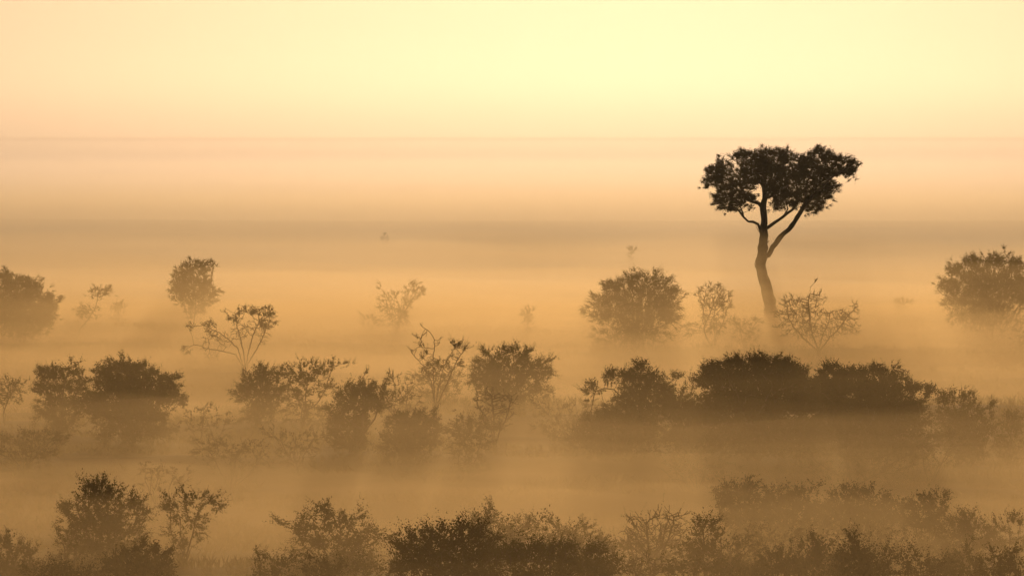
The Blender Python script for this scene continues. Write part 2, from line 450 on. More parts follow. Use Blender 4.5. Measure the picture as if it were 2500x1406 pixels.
# the tall lone tree ---------------------------------------------------------
def lone_tree():
    global n_leaf_total
    r = np.random.default_rng(77)
    D = 300.0; ppm = F / D
    def W(px, py, dy=0.0):
        q = world(px, py, D); q[1] += dy; return q
    fx = (1886 - CX) / F * D
    foot = np.array([fx, D, float(ground_z(fx, D)) - .15])
    nodes, par, rad = [foot], [-1], [.52]
    def limb(start, pts, r0, r1, dy=0.0):
        prev = start; pp = nodes[start]; ids = []
        tot = len(pts)
        for t, (qx, qy) in enumerate(pts):
            y0 = 0 if start == 0 else nodes[start][1] - D
            q = W(qx, qy, y0 + dy * (t + 1) / tot)
            L = np.linalg.norm(q - pp); m = max(1, int(L / .28))
            for k in range(1, m + 1):
                f = (t + k / m) / tot
                nodes.append(pp + (q - pp) * k / m + r.normal(0, .015, 3)); par.append(prev)
                rad.append((r0 + (r1 - r0) * f) * (1 + r.normal(0, .06))); prev = len(nodes) - 1
            pp = nodes[-1]; ids.append(prev)
        return ids
    T = limb(0, [(1884, 768), (1879, 735), (1871, 700), (1863, 675), (1857, 650), (1860, 628)], .46, .37)
    T2 = limb(T[-1], [(1863, 605), (1865, 575), (1864, 556)], .33, .29)
    T3 = limb(T2[-1], [(1866, 535), (1864, 508), (1867, 485), (1868, 462), (1866, 440)], .26, .17, .1)
    T4 = limb(T3[-1], [(1863, 420), (1868, 398), (1872, 378)], .15, .06, .5)
    A = limb(T[-1], [(1877, 622), (1886, 604), (1899, 585), (1913, 569), (1926, 559), (1938, 541), (1950, 521), (1961, 504)], .19, .15, -.8)
    A1 = limb(A[-1], [(1975, 484), (1995, 462), (2018, 440), (2043, 420), (2070, 408)], .13, .05, -1.0)
    A2 = limb(A[-1], [(1965, 480), (1968, 455), (1978, 425), (1996, 398)], .12, .05, .9)
    A3 = limb(A1[1], [(2015, 458), (2035, 452)], .07, .04, -1.2)
    B = limb(T2[-1], [(1876, 557), (1893, 543), (1915, 529), (1936, 513), (1948, 496)], .14, .08, .9)
    B1 = limb(B[-1], [(1950, 470), (1945, 440), (1942, 410)], .07, .04, 1.0)
    B2 = limb(B[2], [(1925, 510), (1918, 490)], .06, .03, .5)
    C = limb(T2[1], [(1858, 566), (1850, 548), (1838, 542), (1826, 541), (1814, 529), (1803, 514), (1790, 509), (1772, 510)], .11, .05, -.7)
    C1 = limb(C[4], [(1806, 500), (1792, 488), (1775, 484)], .06, .035, -.4)
    Dl = limb(T3[1], [(1852, 497), (1838, 493), (1822, 488), (1806, 468), (1790, 450), (1775, 438), (1755, 430)], .14, .05, .6)
    D1 = limb(Dl[2], [(1812, 458), (1806, 432), (1810, 405), (1820, 385)], .09, .04, -.9)
    D2 = limb(Dl[4], [(1768, 452), (1748, 455), (1732, 452)], .06, .03, -.4)
    E = limb(T3[2], [(1880, 468), (1893, 445), (1908, 418), (1918, 395)], .12, .05, 1.0)
    E1 = limb(T3[3], [(1850, 440), (1838, 415), (1840, 390)], .1, .04, -1.0)
    G = limb(T3[2], [(1885, 478), (1905, 462), (1925, 450)], .09, .04, -1.1)
    tw = limb(D1[3], [(1800, 392), (1782, 385), (1769, 377), (1759, 375)], .018, .008, 0)
    limb(T[3], [(1853, 660), (1845, 652), (1842, 642)], .05, .02, .3)
    limb(T2[0], [(1872, 596), (1878, 588)], .05, .03, .2)
    limb(T2[1], [(1856, 570), (1848, 560), (1846, 548)], .035, .012, .8)
    lobes = [(1744, 424, 27, 22), (1733, 447, 22, 18), (1765, 440, 26, 22), (1775, 410, 24, 18), (1800, 385, 22, 17), (1830, 381, 27, 17),
             (1862, 378, 28, 16), (1895, 376, 24, 15), (1920, 379, 20, 15), (1850, 405, 48, 22), (1900, 402, 45, 22),
             (1880, 430, 55, 24), (1820, 428, 34, 22), (1835, 455, 28, 18, .8), (1890, 460, 40, 22), (1925, 440, 34, 26), (1948, 418, 24, 22),
             (1985, 376, 17, 14), (2002, 372, 17, 13), (2025, 383, 24, 16), (1975, 398, 24, 18), (2010, 405, 34, 20), (2052, 393, 26, 14),
             (2083, 404, 20, 14), (2068, 422, 28, 16), (2040, 420, 36, 20), (2000, 432, 34, 20), (1990, 455, 36, 20),
             (2030, 455, 24, 16), (2012, 478, 26, 16), (1985, 492, 30, 20), (1962, 478, 26, 20), (1950, 391, 22, 15), (1966, 402, 22, 18), (1958, 430, 26, 22), (2000, 508, 18, 10), (1975, 514, 16, 9),
             (1905, 486, 26, 18), (1900, 508, 22, 13, .8), (1925, 480, 28, 20), (1940, 500, 22, 14, .7),
             (1758, 492, 24, 12), (1780, 488, 30, 15), (1800, 500, 26, 13), (1775, 512, 28, 10, .8), (1820, 482, 28, 15), (1765, 465, 26, 14), (1795, 450, 26, 16), (1835, 505, 20, 12, .5),
             (1800, 466, 22, 12, .6), (1845, 486, 16, 10, .5)]
    lobes = [(a[0], a[1], a[2] * .93, a[3] * .93) + tuple(a[4:]) for a in lobes]
    att = lobe_points(lobes, D, 1500, r, .35, 1.5)
    P, pr = grow(nodes, par, att, .24, .36, 60, .2, r)
    n0 = len(rad)
    R, kids = radii(P, pr, .013, 2.45)
    R[:n0] = np.maximum(rad, R[:n0] * .0 + np.array(rad))
    R[n0:] = np.minimum(R[n0:], .06)
    R[0] = .78; R[1:3] = [.62, .52]
    # rugged bark: swell and pinch along the lower trunk
    root = empty('flat_topped_tree', foot)
    tag(root, 'tall lone flat topped tree with dark crown rising above the mist', 'tree')
    co, f = tubes(P, pr, R, kids, 12, 4, .10)
    dl = np.sqrt((co[:, 0] - foot[0]) ** 2 + (co[:, 1] - D) ** 2)
    co = co + (0.022 * np.sin(co[:, 2] * 7 + co[:, 0] * 11) + .018 * np.sin(co[:, 2] * 17 + co[:, 1] * 9))[:, None] * np.array([1, 1, 0]) * (co[:, 2] < 7.2)[:, None]
    mesh_np('trunk', co - foot, f, M_bark, root, smooth=True)
    thin = np.where((np.arange(len(P)) >= n0) & (R < .034))[0]
    D_ = P[thin] - P[pr[thin]]; D_ /= np.linalg.norm(D_, axis=1)[:, None] + 1e-9
    wgt = r.uniform(.12, 1, len(thin)) ** 1.5; wgt /= wgt.sum()
    pk = r.choice(len(thin), len(thin), p=wgt)
    nl = 340000
    cen = np.array([foot[0] + .3, D, 9.6])
    out = P[thin] - cen; out /= np.linalg.norm(out, axis=1)[:, None]
    co, f = sprays(P[thin][pk], D_[pk] * .6 + out * .5 + [0, 0, .25], 150000, .07, r, .28, 14)
    wa = r.uniform(.08, 1, len(att)) ** 1.4; pa = r.choice(len(att), len(att), p=wa / wa.sum())
    out = att[pa] - cen; out /= np.linalg.norm(out, axis=1)[:, None]
    c2, f2 = sprays(att[pa] - out * .1 + r.normal(0, .17, (len(att), 3)), out + [0, 0, .3], nl - 150000, .07, r, .32, 14)
    f = np.concatenate([f, f2 + len(co)]); co = np.concatenate([co, c2])
    core = [(a[0], a[1], a[2] * .84, a[3] * .84) + tuple(a[4:]) for a in lobes if len(a) < 5 or a[4] > .65]
    cp = lobe_points(core, D, 7000, r, .1, 1.4)
    c3, f3 = sprays(cp, np.tile([[0, 0, .8]], (len(cp), 1)), 34000, .13, r, .4, 7)
    f = np.concatenate([f, f3 + len(co)]); co = np.concatenate([co, c3])
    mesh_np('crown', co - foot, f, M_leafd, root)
    n_leaf_total += nl
    return root
lone_tree()

# shrubs and small trees, far row ---------------------------------------------
S = 'bush'
shrub('bush', S, 'broad dense bush cut by the left edge, in the far row behind the mist', (60, 845),
      [(8, 690, 30, 42), (48, 712, 45, 38), (78, 715, 30, 34), (112, 738, 28, 28), (60, 760, 78, 42), (105, 772, 38, 34), (10, 760, 50, 40)], 'bushes far off in the mist', dens=1.2, stems=7)
shrub('sapling', 'small tree', 'thin leaning sapling with two small leafy tufts at far left', (188, 828),
      [(243, 715, 27, 13), (236, 708, 14, 8), (258, 706, 13, 8), (212, 757, 20, 14), (200, 770, 14, 12), (228, 772, 14, 8, .5)], dens=.7, leaf=.075, clump=.07, n_att=150,
      path=[[(194, 805), (210, 785), (225, 765), (234, 745), (238, 728)]])
shrub('bush', S, 'tiny faint shrub just right of the leaning sapling', (290, 800),
      [(283, 745, 11, 10), (297, 748, 13, 9), (290, 758, 10, 10)], 'small faint shrubs', dens=.7, stems=2, leaf=.075, clump=.07)
shrub('bush', 'small tree', 'rounded upright leafy small tree alone in pale mist, left of centre far row', (470, 815),
      [(440, 680, 26, 26), (455, 660, 28, 20), (495, 655, 26, 22), (515, 645, 13, 12), (470, 700, 52, 38), (500, 715, 33, 32), (445, 715, 28, 30), (480, 742, 30, 22), (470, 765, 18, 14, .6)], dens=1.0, stems=4, spike=.8)
shrub('bare_shrub', 'shrub', 'thin branched shrub with a few dark leaf tufts on its left side', (597, 925),
      [(468, 798, 12, 8), (515, 800, 18, 16), (525, 822, 14, 10), (505, 828, 12, 10), (574, 778, 12, 16), (600, 760, 20, 10), (632, 762, 25, 12), (660, 768, 16, 10),
       (650, 790, 20, 18), (625, 800, 30, 22), (585, 810, 22, 26), (550, 830, 20, 20), (500, 850, 14, 10), (455, 850, 12, 12), (645, 825, 16, 16), (545, 760, 10, 8), (520, 870, 20, 12, .5)], bare=1, dens=.75, leaf=.11, clump=.08,
      path=[[(590, 895), (575, 865), (545, 858), (520, 853), (500, 850)], [(592, 890), (580, 850), (555, 825), (535, 812)], [(598, 890), (592, 850), (585, 820), (578, 795)],
            [(600, 888), (608, 850), (618, 815), (630, 790)], [(604, 888), (625, 855), (638, 830), (650, 800)]],
      leaf_over=[(468, 798, 14, 10), (515, 800, 21, 18), (525, 822, 13, 10), (574, 778, 14, 16), (640, 762, 40, 12), (455, 850, 12, 12), (650, 790, 22, 16), (600, 757, 20, 9)], n_att=330, mat=M_leafd)
shrub('bush', S, 'forked faint shrub with bare twigs left and leafy arm right', (965, 822),
      [(1010, 702, 20, 14), (1022, 718, 14, 12), (1000, 725, 20, 18), (990, 748, 16, 18), (955, 728, 22, 16), (935, 745, 14, 16, .5), (960, 760, 24, 18), (975, 780, 26, 16), (927, 700, 6, 14, .5)], dens=.62, stems=5, leaf=.075, clump=.08, bare=1)
shrub('bush', S, 'very faint low sprig left of the forked shrub', (897, 822), [(890, 772, 12, 8), (905, 778, 16, 7), (925, 782, 14, 7)], 'small faint shrubs', dens=.45, stems=3, leaf=.07)
shrub('bush', S, 'tiny mushroom shaped shrub alone right of centre in the mist', (1287, 826), [(1288, 766, 17, 11), (1287, 780, 11, 12), (1290, 797, 8, 8, .6)], 'small faint shrubs', dens=.85, stems=2, leaf=.07, clump=.06)
shrub('bush', S, 'big round spiky bush far off left of the lone tree', (1550, 862),
      [(1500, 702, 34, 22), (1548, 685, 30, 24), (1560, 668, 10, 10, .6), (1610, 690, 32, 22), (1600, 668, 12, 9, .6), (1645, 712, 24, 12), (1490, 735, 45, 26), (1560, 725, 70, 42), (1625, 742, 40, 28),
       (1475, 768, 40, 20), (1550, 775, 80, 40), (1632, 775, 30, 20), (1435, 757, 18, 8, .5)], 'bushes far off in the mist', dens=1.15, stems=8, spike=1.3)
shrub('bush', S, 'wispy upright shrub between the round bush and the lone tree', (1737, 858),
      [(1722, 712, 20, 12), (1750, 705, 22, 12), (1775, 722, 16, 14), (1740, 735, 34, 18), (1765, 748, 22, 16), (1730, 765, 24, 22), (1700, 715, 8, 14, .5), (1745, 790, 34, 22, .8), (1690, 792, 24, 10), (1680, 808, 20, 14, .7)],
      dens=.5, stems=7, leaf=.075, clump=.07, bare=1)
shrub('bush', S, 'low faint sprigs at the foot of the lone tree', (1818, 850), [(1797, 788, 16, 12), (1815, 800, 26, 12), (1848, 788, 16, 12), (1835, 803, 20, 10)], dens=.5, stems=5, leaf=.075, clump=.07)
bare_b = shrub('bare_shrub', 'shrub', 'leafless thorny shrub right of the lone tree, a bird on its tallest twig', (2000, 880),
      [(1930, 735, 22, 16), (1950, 755, 34, 26), (1925, 770, 34, 22), (1975, 740, 24, 16), (1990, 720, 14, 12), (2005, 735, 12, 16), (1985, 770, 40, 24), (2040, 770, 28, 16), (2065, 772, 28, 16), (2085, 752, 12, 16),
       (2050, 795, 44, 22), (1950, 795, 40, 20), (1900, 795, 14, 10), (2000, 810, 60, 22), (2085, 800, 18, 16), (1925, 820, 16, 10, .5)], bare=1, dens=.10, leaf=.06, clump=.06, n_att=430, twig=.010,
      path=[[(2000, 855), (1985, 820), (1977, 785), (1975, 755), (1973, 735), (1977, 715), (1978, 700), (1985, 693), (1991, 688)], [(1998, 858), (1965, 828), (1940, 800), (1925, 775)],
            [(2003, 855), (2030, 820), (2055, 795), (2075, 765)], [(2000, 852), (2010, 815), (2025, 785)]], spike=1.25)
shrub('bush', S, 'tiny faint shrub between the bare thorn shrub and the right hand bush', (2200, 782), [(2190, 738, 11, 8), (2208, 735, 12, 8), (2200, 748, 14, 7)], 'small faint shrubs', dens=.5, stems=3, leaf=.075, clump=.07)
shrub('bush', S, 'wide domed bush cut by the right edge, in the far row', (2420, 835),
      [(2335, 660, 30, 18), (2375, 645, 32, 18), (2430, 638, 34, 20), (2480, 648, 28, 18), (2320, 700, 36, 24), (2400, 680, 70, 34), (2475, 680, 45, 32), (2420, 722, 105, 38), (2505, 710, 30, 40), (2340, 738, 40, 18)], 'bushes far off in the mist', dens=1.3, stems=9, spike=1.2)
shrub('bush', S, 'faint small bush touching the right edge below the domed bush', (2495, 872), [(2490, 808, 16, 10), (2500, 828, 24, 14)], 'small faint shrubs', dens=.5, stems=3, leaf=.075)
shrub('bush', S, 'farthest tiny dark shrub on the open rise left of the lone tree', (1540, 640), [(1541, 619, 6, 6)], 'distant specks of shrub', dens=1.5, stems=2, leaf=.12, n_att=24, d=400, clump=.12)
shrub('bush', S, 'farthest tiny shrub on the open rise above the forked shrub', (937, 600), [(938, 584, 5, 4)], 'distant specks of shrub', dens=1.2, stems=2, leaf=.12, n_att=24, d=430, clump=.12)

# middle row -------------------------------------------------------------------
shrub('sapling', 'small tree', 'slender crooked small tree with open crown at the left edge', (8, 1060),
      [(8, 942, 16, 10), (30, 938, 22, 10), (55, 933, 12, 6), (35, 958, 22, 10), (10, 970, 20, 14), (40, 975, 14, 8, .7), (-15, 960, 16, 20)], dens=.75, leaf=.07, clump=.06, n_att=230,
      path=[[(8, 1040), (6, 1010), (12, 990), (20, 972), (32, 952)], [(10, 1040), (13, 1012), (8, 990), (0, 965)]])
shrub('bush', S, 'leafy bush with a sparse topmost sprig, left of the wide mound shrub', (150, 1085),
      [(110, 915, 28, 18), (140, 912, 34, 20), (170, 890, 12, 7, .5), (180, 905, 22, 14), (110, 950, 34, 22), (155, 945, 45, 28), (195, 935, 22, 18), (125, 985, 42, 24), (165, 985, 40, 28), (140, 1015, 50, 22)], 'bushes of the middle row', dens=.95, stems=7, twig=.011)
shrub('bush', S, 'wide dark mound shaped bush at left, darkest of the left half', (320, 1105),
      [(250, 905, 28, 18), (285, 898, 30, 16), (325, 902, 32, 16), (365, 912, 30, 14), (265, 930, 42, 30), (330, 935, 55, 34), (395, 935, 35, 24), (425, 922, 12, 10, .6), (415, 965, 32, 20), (290, 975, 75, 38), (375, 980, 60, 34), (435, 975, 16, 8, .6), (330, 1020, 90, 30), (250, 1000, 35, 34), (440, 990, 26, 8, .7), (215, 985, 34, 28), (300, 884, 12, 8, .6), (350, 892, 16, 7, .7)],
      'bushes of the middle row', dens=1.35, stems=10, twig=.011)
shrub('bush', S, 'rounded bush standing left of the flat branching shrub, middle row', (635, 1065),
      [(640, 908, 34, 18), (605, 935, 30, 22), (655, 930, 36, 28), (620, 965, 50, 28), (665, 970, 34, 30), (590, 965, 22, 14), (640, 1000, 50, 24)], 'bushes of the middle row', dens=.95, stems=6, leaf=.075)
shrub('bush', S, 'flat branching shrub with a long leafy arm reaching right', (738, 1070),
      [(695, 900, 22, 12), (740, 893, 26, 13), (775, 905, 26, 12), (805, 895, 20, 9), (832, 886, 16, 6), (715, 925, 36, 18), (765, 925, 40, 15), (700, 955, 36, 20, .7), (750, 955, 50, 20, .7), (800, 945, 30, 14, .7), (735, 985, 45, 20, .6)], 'bushes of the middle row', dens=.72, stems=8, leaf=.075, clump=.08)
shrub('bush', S, 'tangled dark bush with thin sprigs on top, in front of the centre row', (865, 1135),
      [(895, 915, 22, 14, .5), (930, 930, 22, 14, .4), (870, 945, 30, 14), (910, 955, 38, 18), (840, 965, 34, 16), (870, 985, 62, 30), (920, 985, 40, 25), (825, 1000, 34, 24), (845, 1030, 50, 26), (815, 1055, 28, 22), (845, 1075, 34, 22)], 'bushes of the middle row', dens=1.0, stems=8, twig=.011)
shrub('bush', S, 'loose see-through shrub between the tangled bush and the tall bare twigs', (975, 1075),
      [(965, 920, 22, 12, .6), (985, 945, 26, 16, .6), (960, 965, 30, 18, .7), (1000, 975, 30, 20, .7), (970, 1000, 40, 20, .6)], dens=.45, stems=5, leaf=.07, bare=1)
shrub('vine_stump', 'stump', 'dark column of creeper covering a dead stump beside the tangled bush', (878, 1128),
      [(872, 1032, 15, 12), (890, 1034, 12, 10), (880, 1050, 15, 16), (878, 1070, 13, 16), (876, 1090, 13, 16)], dens=3.0, stems=3, leaf=.07, spike=.35, clump=.05, n_att=120, mat=M_leafd, path=[[(878, 1105), (879, 1080), (880, 1055), (874, 1034)], [(878, 1106), (882, 1075), (890, 1036)]])
shrub('bare_shrub', 'shrub', 'tall thin bare shrub with one long twig curling up to the left', (1062, 1035),
      [(1027, 828, 5, 7), (1030, 845, 8, 7), (1068, 835, 10, 10, .4), (1112, 842, 14, 7), (1128, 850, 12, 6), (1040, 870, 14, 9), (1075, 885, 18, 10), (1050, 898, 22, 12), (1090, 895, 18, 10), (1122, 890, 12, 8), (1110, 870, 14, 10), (1010, 860, 8, 8), (1060, 920, 28, 14, .6)],
      bare=1, dens=.9, leaf=.09, clump=.05, n_att=150, mat=M_leafd,
      path=[[(1061, 1000), (1060, 960), (1058, 920), (1056, 890), (1058, 865), (1062, 845), (1058, 825), (1048, 808), (1030, 797)], [7, (1052, 930), (1035, 895), (1010, 868), (999, 852)],
            [(1063, 1000), (1068, 950), (1080, 905), (1095, 875), (1110, 850)], [(1062, 995), (1072, 940), (1100, 905), (1125, 885)], [(1064, 990), (1085, 950), (1115, 880), (1138, 848)]],
      leaf_over=[(1025, 827, 7, 8), (1030, 847, 8, 8), (1112, 840, 14, 8), (1040, 870, 14, 9), (1075, 888, 20, 11), (1125, 852, 10, 6), (1122, 890, 12, 8), (1050, 898, 20, 10)], spike=1.2)
shrub('bush', S, 'soft hazy bush behind the tall bare twigs at centre', (1068, 1002),
      [(1020, 925, 26, 14), (1060, 920, 30, 14), (1105, 915, 28, 16), (1035, 945, 34, 18), (1090, 945, 40, 20), (1065, 965, 50, 16, .8)], dens=.6, stems=6, leaf=.075)
shrub('bush', S, 'large fan shaped bush with spiky top right of centre', (1238, 1030),
      [(1190, 868, 14, 14, .6), (1220, 862, 16, 16, .7), (1255, 858, 18, 14, .7), (1285, 862, 15, 16, .7), (1190, 900, 40, 22), (1240, 890, 46, 22), (1295, 890, 36, 18), (1338, 882, 18, 10, .7), (1335, 905, 20, 14), (1170, 925, 32, 22), (1230, 925, 64, 28), (1300, 920, 42, 20),
       (1200, 955, 52, 22), (1265, 955, 50, 20), (1320, 955, 34, 14, .6), (1235, 980, 40, 18, .7)], 'bushes of the middle row', dens=1.15, stems=9, spike=1.3)
shrub('bare_shrub', 'shrub', 'leafless branching shrub in front of the fan shaped bush', (1208, 1125),
      [(1165, 972, 14, 10), (1195, 962, 16, 14), (1225, 968, 20, 12), (1250, 975, 16, 10), (1180, 995, 22, 14), (1215, 1000, 24, 16), (1240, 1005, 18, 16), (1200, 1025, 22, 14), (1230, 1035, 18, 12)], bare=1, dens=0, n_att=230, twig=.012,
      path=[[(1206, 1085), (1198, 1050), (1185, 1015), (1165, 990)], [(1207, 1085), (1206, 1040), (1204, 1005), (1200, 970)], [(1209, 1085), (1222, 1045), (1240, 1010)]], spike=1.2)
shrub('bush', S, 'compact dark round bush lowest at centre of the middle row', (1008, 1155),
      [(975, 1025, 34, 14), (1020, 1020, 38, 14), (1060, 1032, 26, 12), (985, 1045, 55, 20), (1045, 1050, 44, 18), (955, 1070, 36, 14), (1010, 1072, 60, 22), (1050, 1078, 30, 16), (980, 1095, 50, 14, .8)], 'bushes of the middle row', dens=1.25, stems=8, mat=M_leafd, leaf=.075)
shrub('bush', S, 'shaggy bush between the compact dark bush and the leafless shrub', (1145, 1165),
      [(1125, 1030, 24, 14), (1155, 1028, 26, 14), (1185, 1045, 22, 14), (1130, 1060, 34, 20), (1175, 1072, 34, 20), (1145, 1095, 48, 20), (1120, 1110, 30, 16, .8)], 'bushes of the middle row', dens=.85, stems=7, leaf=.075)
shrub('bush', S, 'faint trailing shrub between the fan shaped bush and the dark thicket', (1375, 1080),
      [(1320, 998, 24, 12, .6), (1360, 995, 30, 12, .6), (1405, 988, 30, 12, .6), (1440, 985, 20, 8, .5), (1380, 1015, 60, 14, .6)], dens=.5, stems=6, leaf=.07)
shrub('bush', S, 'low spreading sprigs left of the dark thicket', (1370, 1120),
      [(1335, 1046, 22, 6), (1365, 1052, 30, 10), (1410, 1045, 36, 14), (1450, 1040, 30, 16), (1400, 1068, 60, 14)], dens=.8, stems=6, leaf=.075)
shrub('bush', S, 'leafy bush with a long arm reaching left, left end of the dark thicket', (1575, 1125),
      [(1448, 945, 20, 9), (1440, 955, 16, 6), (1490, 920, 18, 8), (1520, 918, 24, 10), (1565, 898, 24, 14), (1545, 925, 34, 18), (1590, 925, 30, 18), (1555, 955, 48, 24), (1605, 960, 42, 22), (1520, 985, 44, 22), (1580, 1000, 75, 30), (1480, 1015, 46, 18), (1440, 1035, 40, 18), (1530, 1040, 90, 26)],
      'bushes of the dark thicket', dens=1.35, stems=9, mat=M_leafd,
      path=[[(1560, 1040), (1540, 990), (1500, 952), (1475, 948), (1455, 955)], [(1562, 1040), (1560, 990), (1563, 930)], [(1570, 1040), (1590, 990), (1600, 945)]])
shrub('bush', S, 'sparse sprigs in the gap left of the big domed bush', (1660, 1120),
      [(1630, 930, 14, 10, .6), (1655, 922, 18, 8, .5), (1680, 925, 12, 10, .5), (1640, 955, 28, 16, .7), (1675, 960, 24, 22, .7), (1650, 990, 44, 24), (1665, 1030, 50, 30)], 'bushes of the dark thicket', dens=.85, stems=8, leaf=.075)
shrub('bush', S, 'highest and darkest domed bush of the thicket below the lone tree', (1850, 1150),
      [(1745, 905, 34, 18), (1795, 890, 38, 18), (1850, 885, 40, 18), (1905, 895, 38, 18), (1945, 915, 32, 20), (1770, 930, 62, 28), (1850, 925, 80, 36), (1930, 940, 56, 32), (1725, 930, 26, 20), (1780, 980, 75, 38), (1870, 985, 90, 44), (1960, 985, 50, 36), (1850, 1040, 130, 40), (1930, 900, 40, 14, .6)],
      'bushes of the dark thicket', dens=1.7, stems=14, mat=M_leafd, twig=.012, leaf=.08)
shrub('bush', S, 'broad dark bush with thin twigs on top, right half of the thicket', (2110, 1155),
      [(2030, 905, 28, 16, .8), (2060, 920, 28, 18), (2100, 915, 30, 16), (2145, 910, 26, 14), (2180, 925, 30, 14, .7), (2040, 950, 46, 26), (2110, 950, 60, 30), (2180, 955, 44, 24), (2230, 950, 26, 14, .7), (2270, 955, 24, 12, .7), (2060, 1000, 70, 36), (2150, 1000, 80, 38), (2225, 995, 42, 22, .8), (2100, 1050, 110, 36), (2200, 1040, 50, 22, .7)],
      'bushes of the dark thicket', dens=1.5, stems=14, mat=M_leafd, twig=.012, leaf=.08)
shrub('bare_shrub', 'shrub', 'few bare twigs sticking up out of the thicket right of the dome', (2155, 1010),
      [(2142, 893, 10, 10), (2185, 895, 10, 10), (2212, 908, 10, 8), (2160, 912, 24, 10), (2195, 920, 20, 10)], bare=1, dens=0, n_att=60, twig=.013, spike=1.3, d=180,
      path=[[(2150, 960), (2143, 900), (2144, 888)], [(2160, 960), (2180, 905), (2190, 890)]])
shrub('bush', S, 'arched thin shrub right of the thicket', (2335, 1130),
      [(2300, 972, 20, 12), (2340, 965, 28, 12), (2375, 978, 18, 10, .7), (2320, 990, 34, 16, .8), (2360, 995, 26, 16, .7), (2305, 1015, 24, 18, .6), (2340, 1020, 30, 16, .9), (2330, 1050, 50, 22)], dens=1.0, stems=7, leaf=.07, clump=.07)
shrub('bush', S, 'round bush with one long bare sprig to the right, right of the thicket', (2370, 1150),
      [(2350, 1020, 30, 14), (2385, 1025, 30, 14), (2410, 1000, 12, 10, .5), (2425, 988, 10, 6, .4), (2350, 1045, 44, 20), (2400, 1045, 34, 20), (2370, 1075, 60, 22)], 'bushes of the middle row', dens=1.35, stems=8, leaf=.075)
shrub('bush', S, 'spiky pale shrub at the right edge, middle row', (2468, 1135),
      [(2465, 1025, 24, 12, .8), (2490, 1018, 16, 12, .7), (2450, 1045, 26, 16), (2480, 1050, 26, 20), (2460, 1080, 34, 18, .8)], dens=.95, stems=7, leaf=.07, spike=1.3)
for lb, x, y, lo, dn in [
    ('low dark scrub along the left edge under the crooked small tree', 60, 1165, [(20, 1075, 40, 14), (70, 1065, 46, 16), (120, 1075, 40, 16), (60, 1095, 90, 16)], .7),
    ('low faint scrub right of the wide dark mound bush', 500, 1120, [(470, 1010, 26, 14, .6), (515, 1005, 30, 16, .6), (550, 1020, 26, 14, .6), (500, 1035, 60, 16, .7)], .45),
    ('low scrub in front of the rounded middle row bush', 560, 1180, [(500, 1088, 34, 10), (550, 1082, 40, 12), (610, 1090, 44, 12), (560, 1105, 80, 12)], .5),
    ('low scrub below the flat branching shrub', 730, 1165, [(690, 1065, 34, 14, .7), (740, 1070, 40, 14, .7), (720, 1090, 60, 14, .8)], .5),
    ('low scrub on the mist below the dark thicket', 1700, 1200, [(1620, 1105, 50, 14), (1700, 1100, 60, 14), (1780, 1108, 50, 14)], .6),
    ('low scrub in front of the right half of the thicket', 2060, 1200, [(1960, 1100, 50, 14), (2050, 1105, 60, 14), (2150, 1100, 60, 14), (2240, 1090, 40, 12)], .55),
    ('low faint mound of scrub in open mist above the left foreground tree', 380, 1235, [(350, 1150, 30, 8), (395, 1146, 34, 9), (430, 1152, 24, 7)], .45),
    ('low scrub between the dark thicket and the arched thin shrub', 2270, 1175, [(2240, 1070, 30, 14), (2290, 1065, 40, 14), (2330, 1085, 40, 14)], .5)]:
    shrub('bush', 'scrub', lb, (x, y), lo, 'low scrub between the bushes', dens=dn, stems=7, leaf=.07, clump=.09)

for lb, x, y, lo, dn in [
    ('dark filler bush joining the long armed bush to the domed bush in the thicket', 1710, 1165, [(1660, 1000, 50, 30), (1720, 1010, 50, 34), (1690, 1060, 80, 30)], 1.3),
    ('dark bush joining the domed bush to the twig topped one in the thicket', 1995, 1168, [(1970, 960, 34, 34), (2005, 940, 30, 26), (2010, 985, 50, 40), (1990, 1050, 90, 34)], 1.4),
    ('dark low bush at the right foot of the thicket', 2215, 1172, [(2190, 1020, 44, 24), (2240, 1025, 44, 22), (2215, 1070, 80, 26)], 1.1),
    ('dark sloping low bush at the left foot of the thicket', 1480, 1172, [(1440, 1048, 44, 16), (1500, 1030, 50, 20), (1560, 1050, 60, 26), (1480, 1080, 100, 22)], 1.2)]:
    shrub('bush', S, lb, (x, y), lo, 'bushes of the dark thicket', dens=dn, stems=9, leaf=.08, mat=M_leafd, d=dist(y) + 5)
for lb, x, y, lo, dn in [
    ('faint low brush behind the arching pale bare shrub', 1560, 1420, [(1510, 1335, 40, 14), (1570, 1330, 50, 14), (1640, 1335, 50, 16)], .6),
    ('low brush along the bottom under the crooked crowned small tree', 1690, 1550, [(1640, 1385, 30, 12), (1690, 1390, 50, 14), (1760, 1395, 50, 16)], 1.0),
    ('low brush along the bottom between the crooked small tree and the low leafy bush', 1830, 1560, [(1800, 1395, 40, 14), (1850, 1392, 40, 12)], 1.0),
    ('faint low brush below the widest hazy bush', 2120, 1430, [(2060, 1310, 60, 14), (2140, 1315, 60, 14), (2210, 1320, 50, 14)], .55),
    ('faint low brush below the leftmost hazy bush', 1880, 1430, [(1850, 1305, 50, 14), (1920, 1315, 60, 14)], .5),
    ('low brush in the corner gap under the thin tall shoots', 2300, 1560, [(2270, 1395, 40, 14), (2330, 1400, 40, 14)], 1.0),
    ('low brush at the bottom left between the corner bush and the dark clipped one', 110, 1545, [(80, 1400, 34, 12), (130, 1402, 40, 12), (200, 1400, 40, 14)], .8),
    ('low brush under the pointed small tree', 880, 1520, [(850, 1385, 50, 16), (920, 1385, 44, 16)], .9)]:
    shrub('bush', 'scrub', lb, (x, y), lo, 'low brush along the foreground', dens=dn, stems=8, leaf=.075)
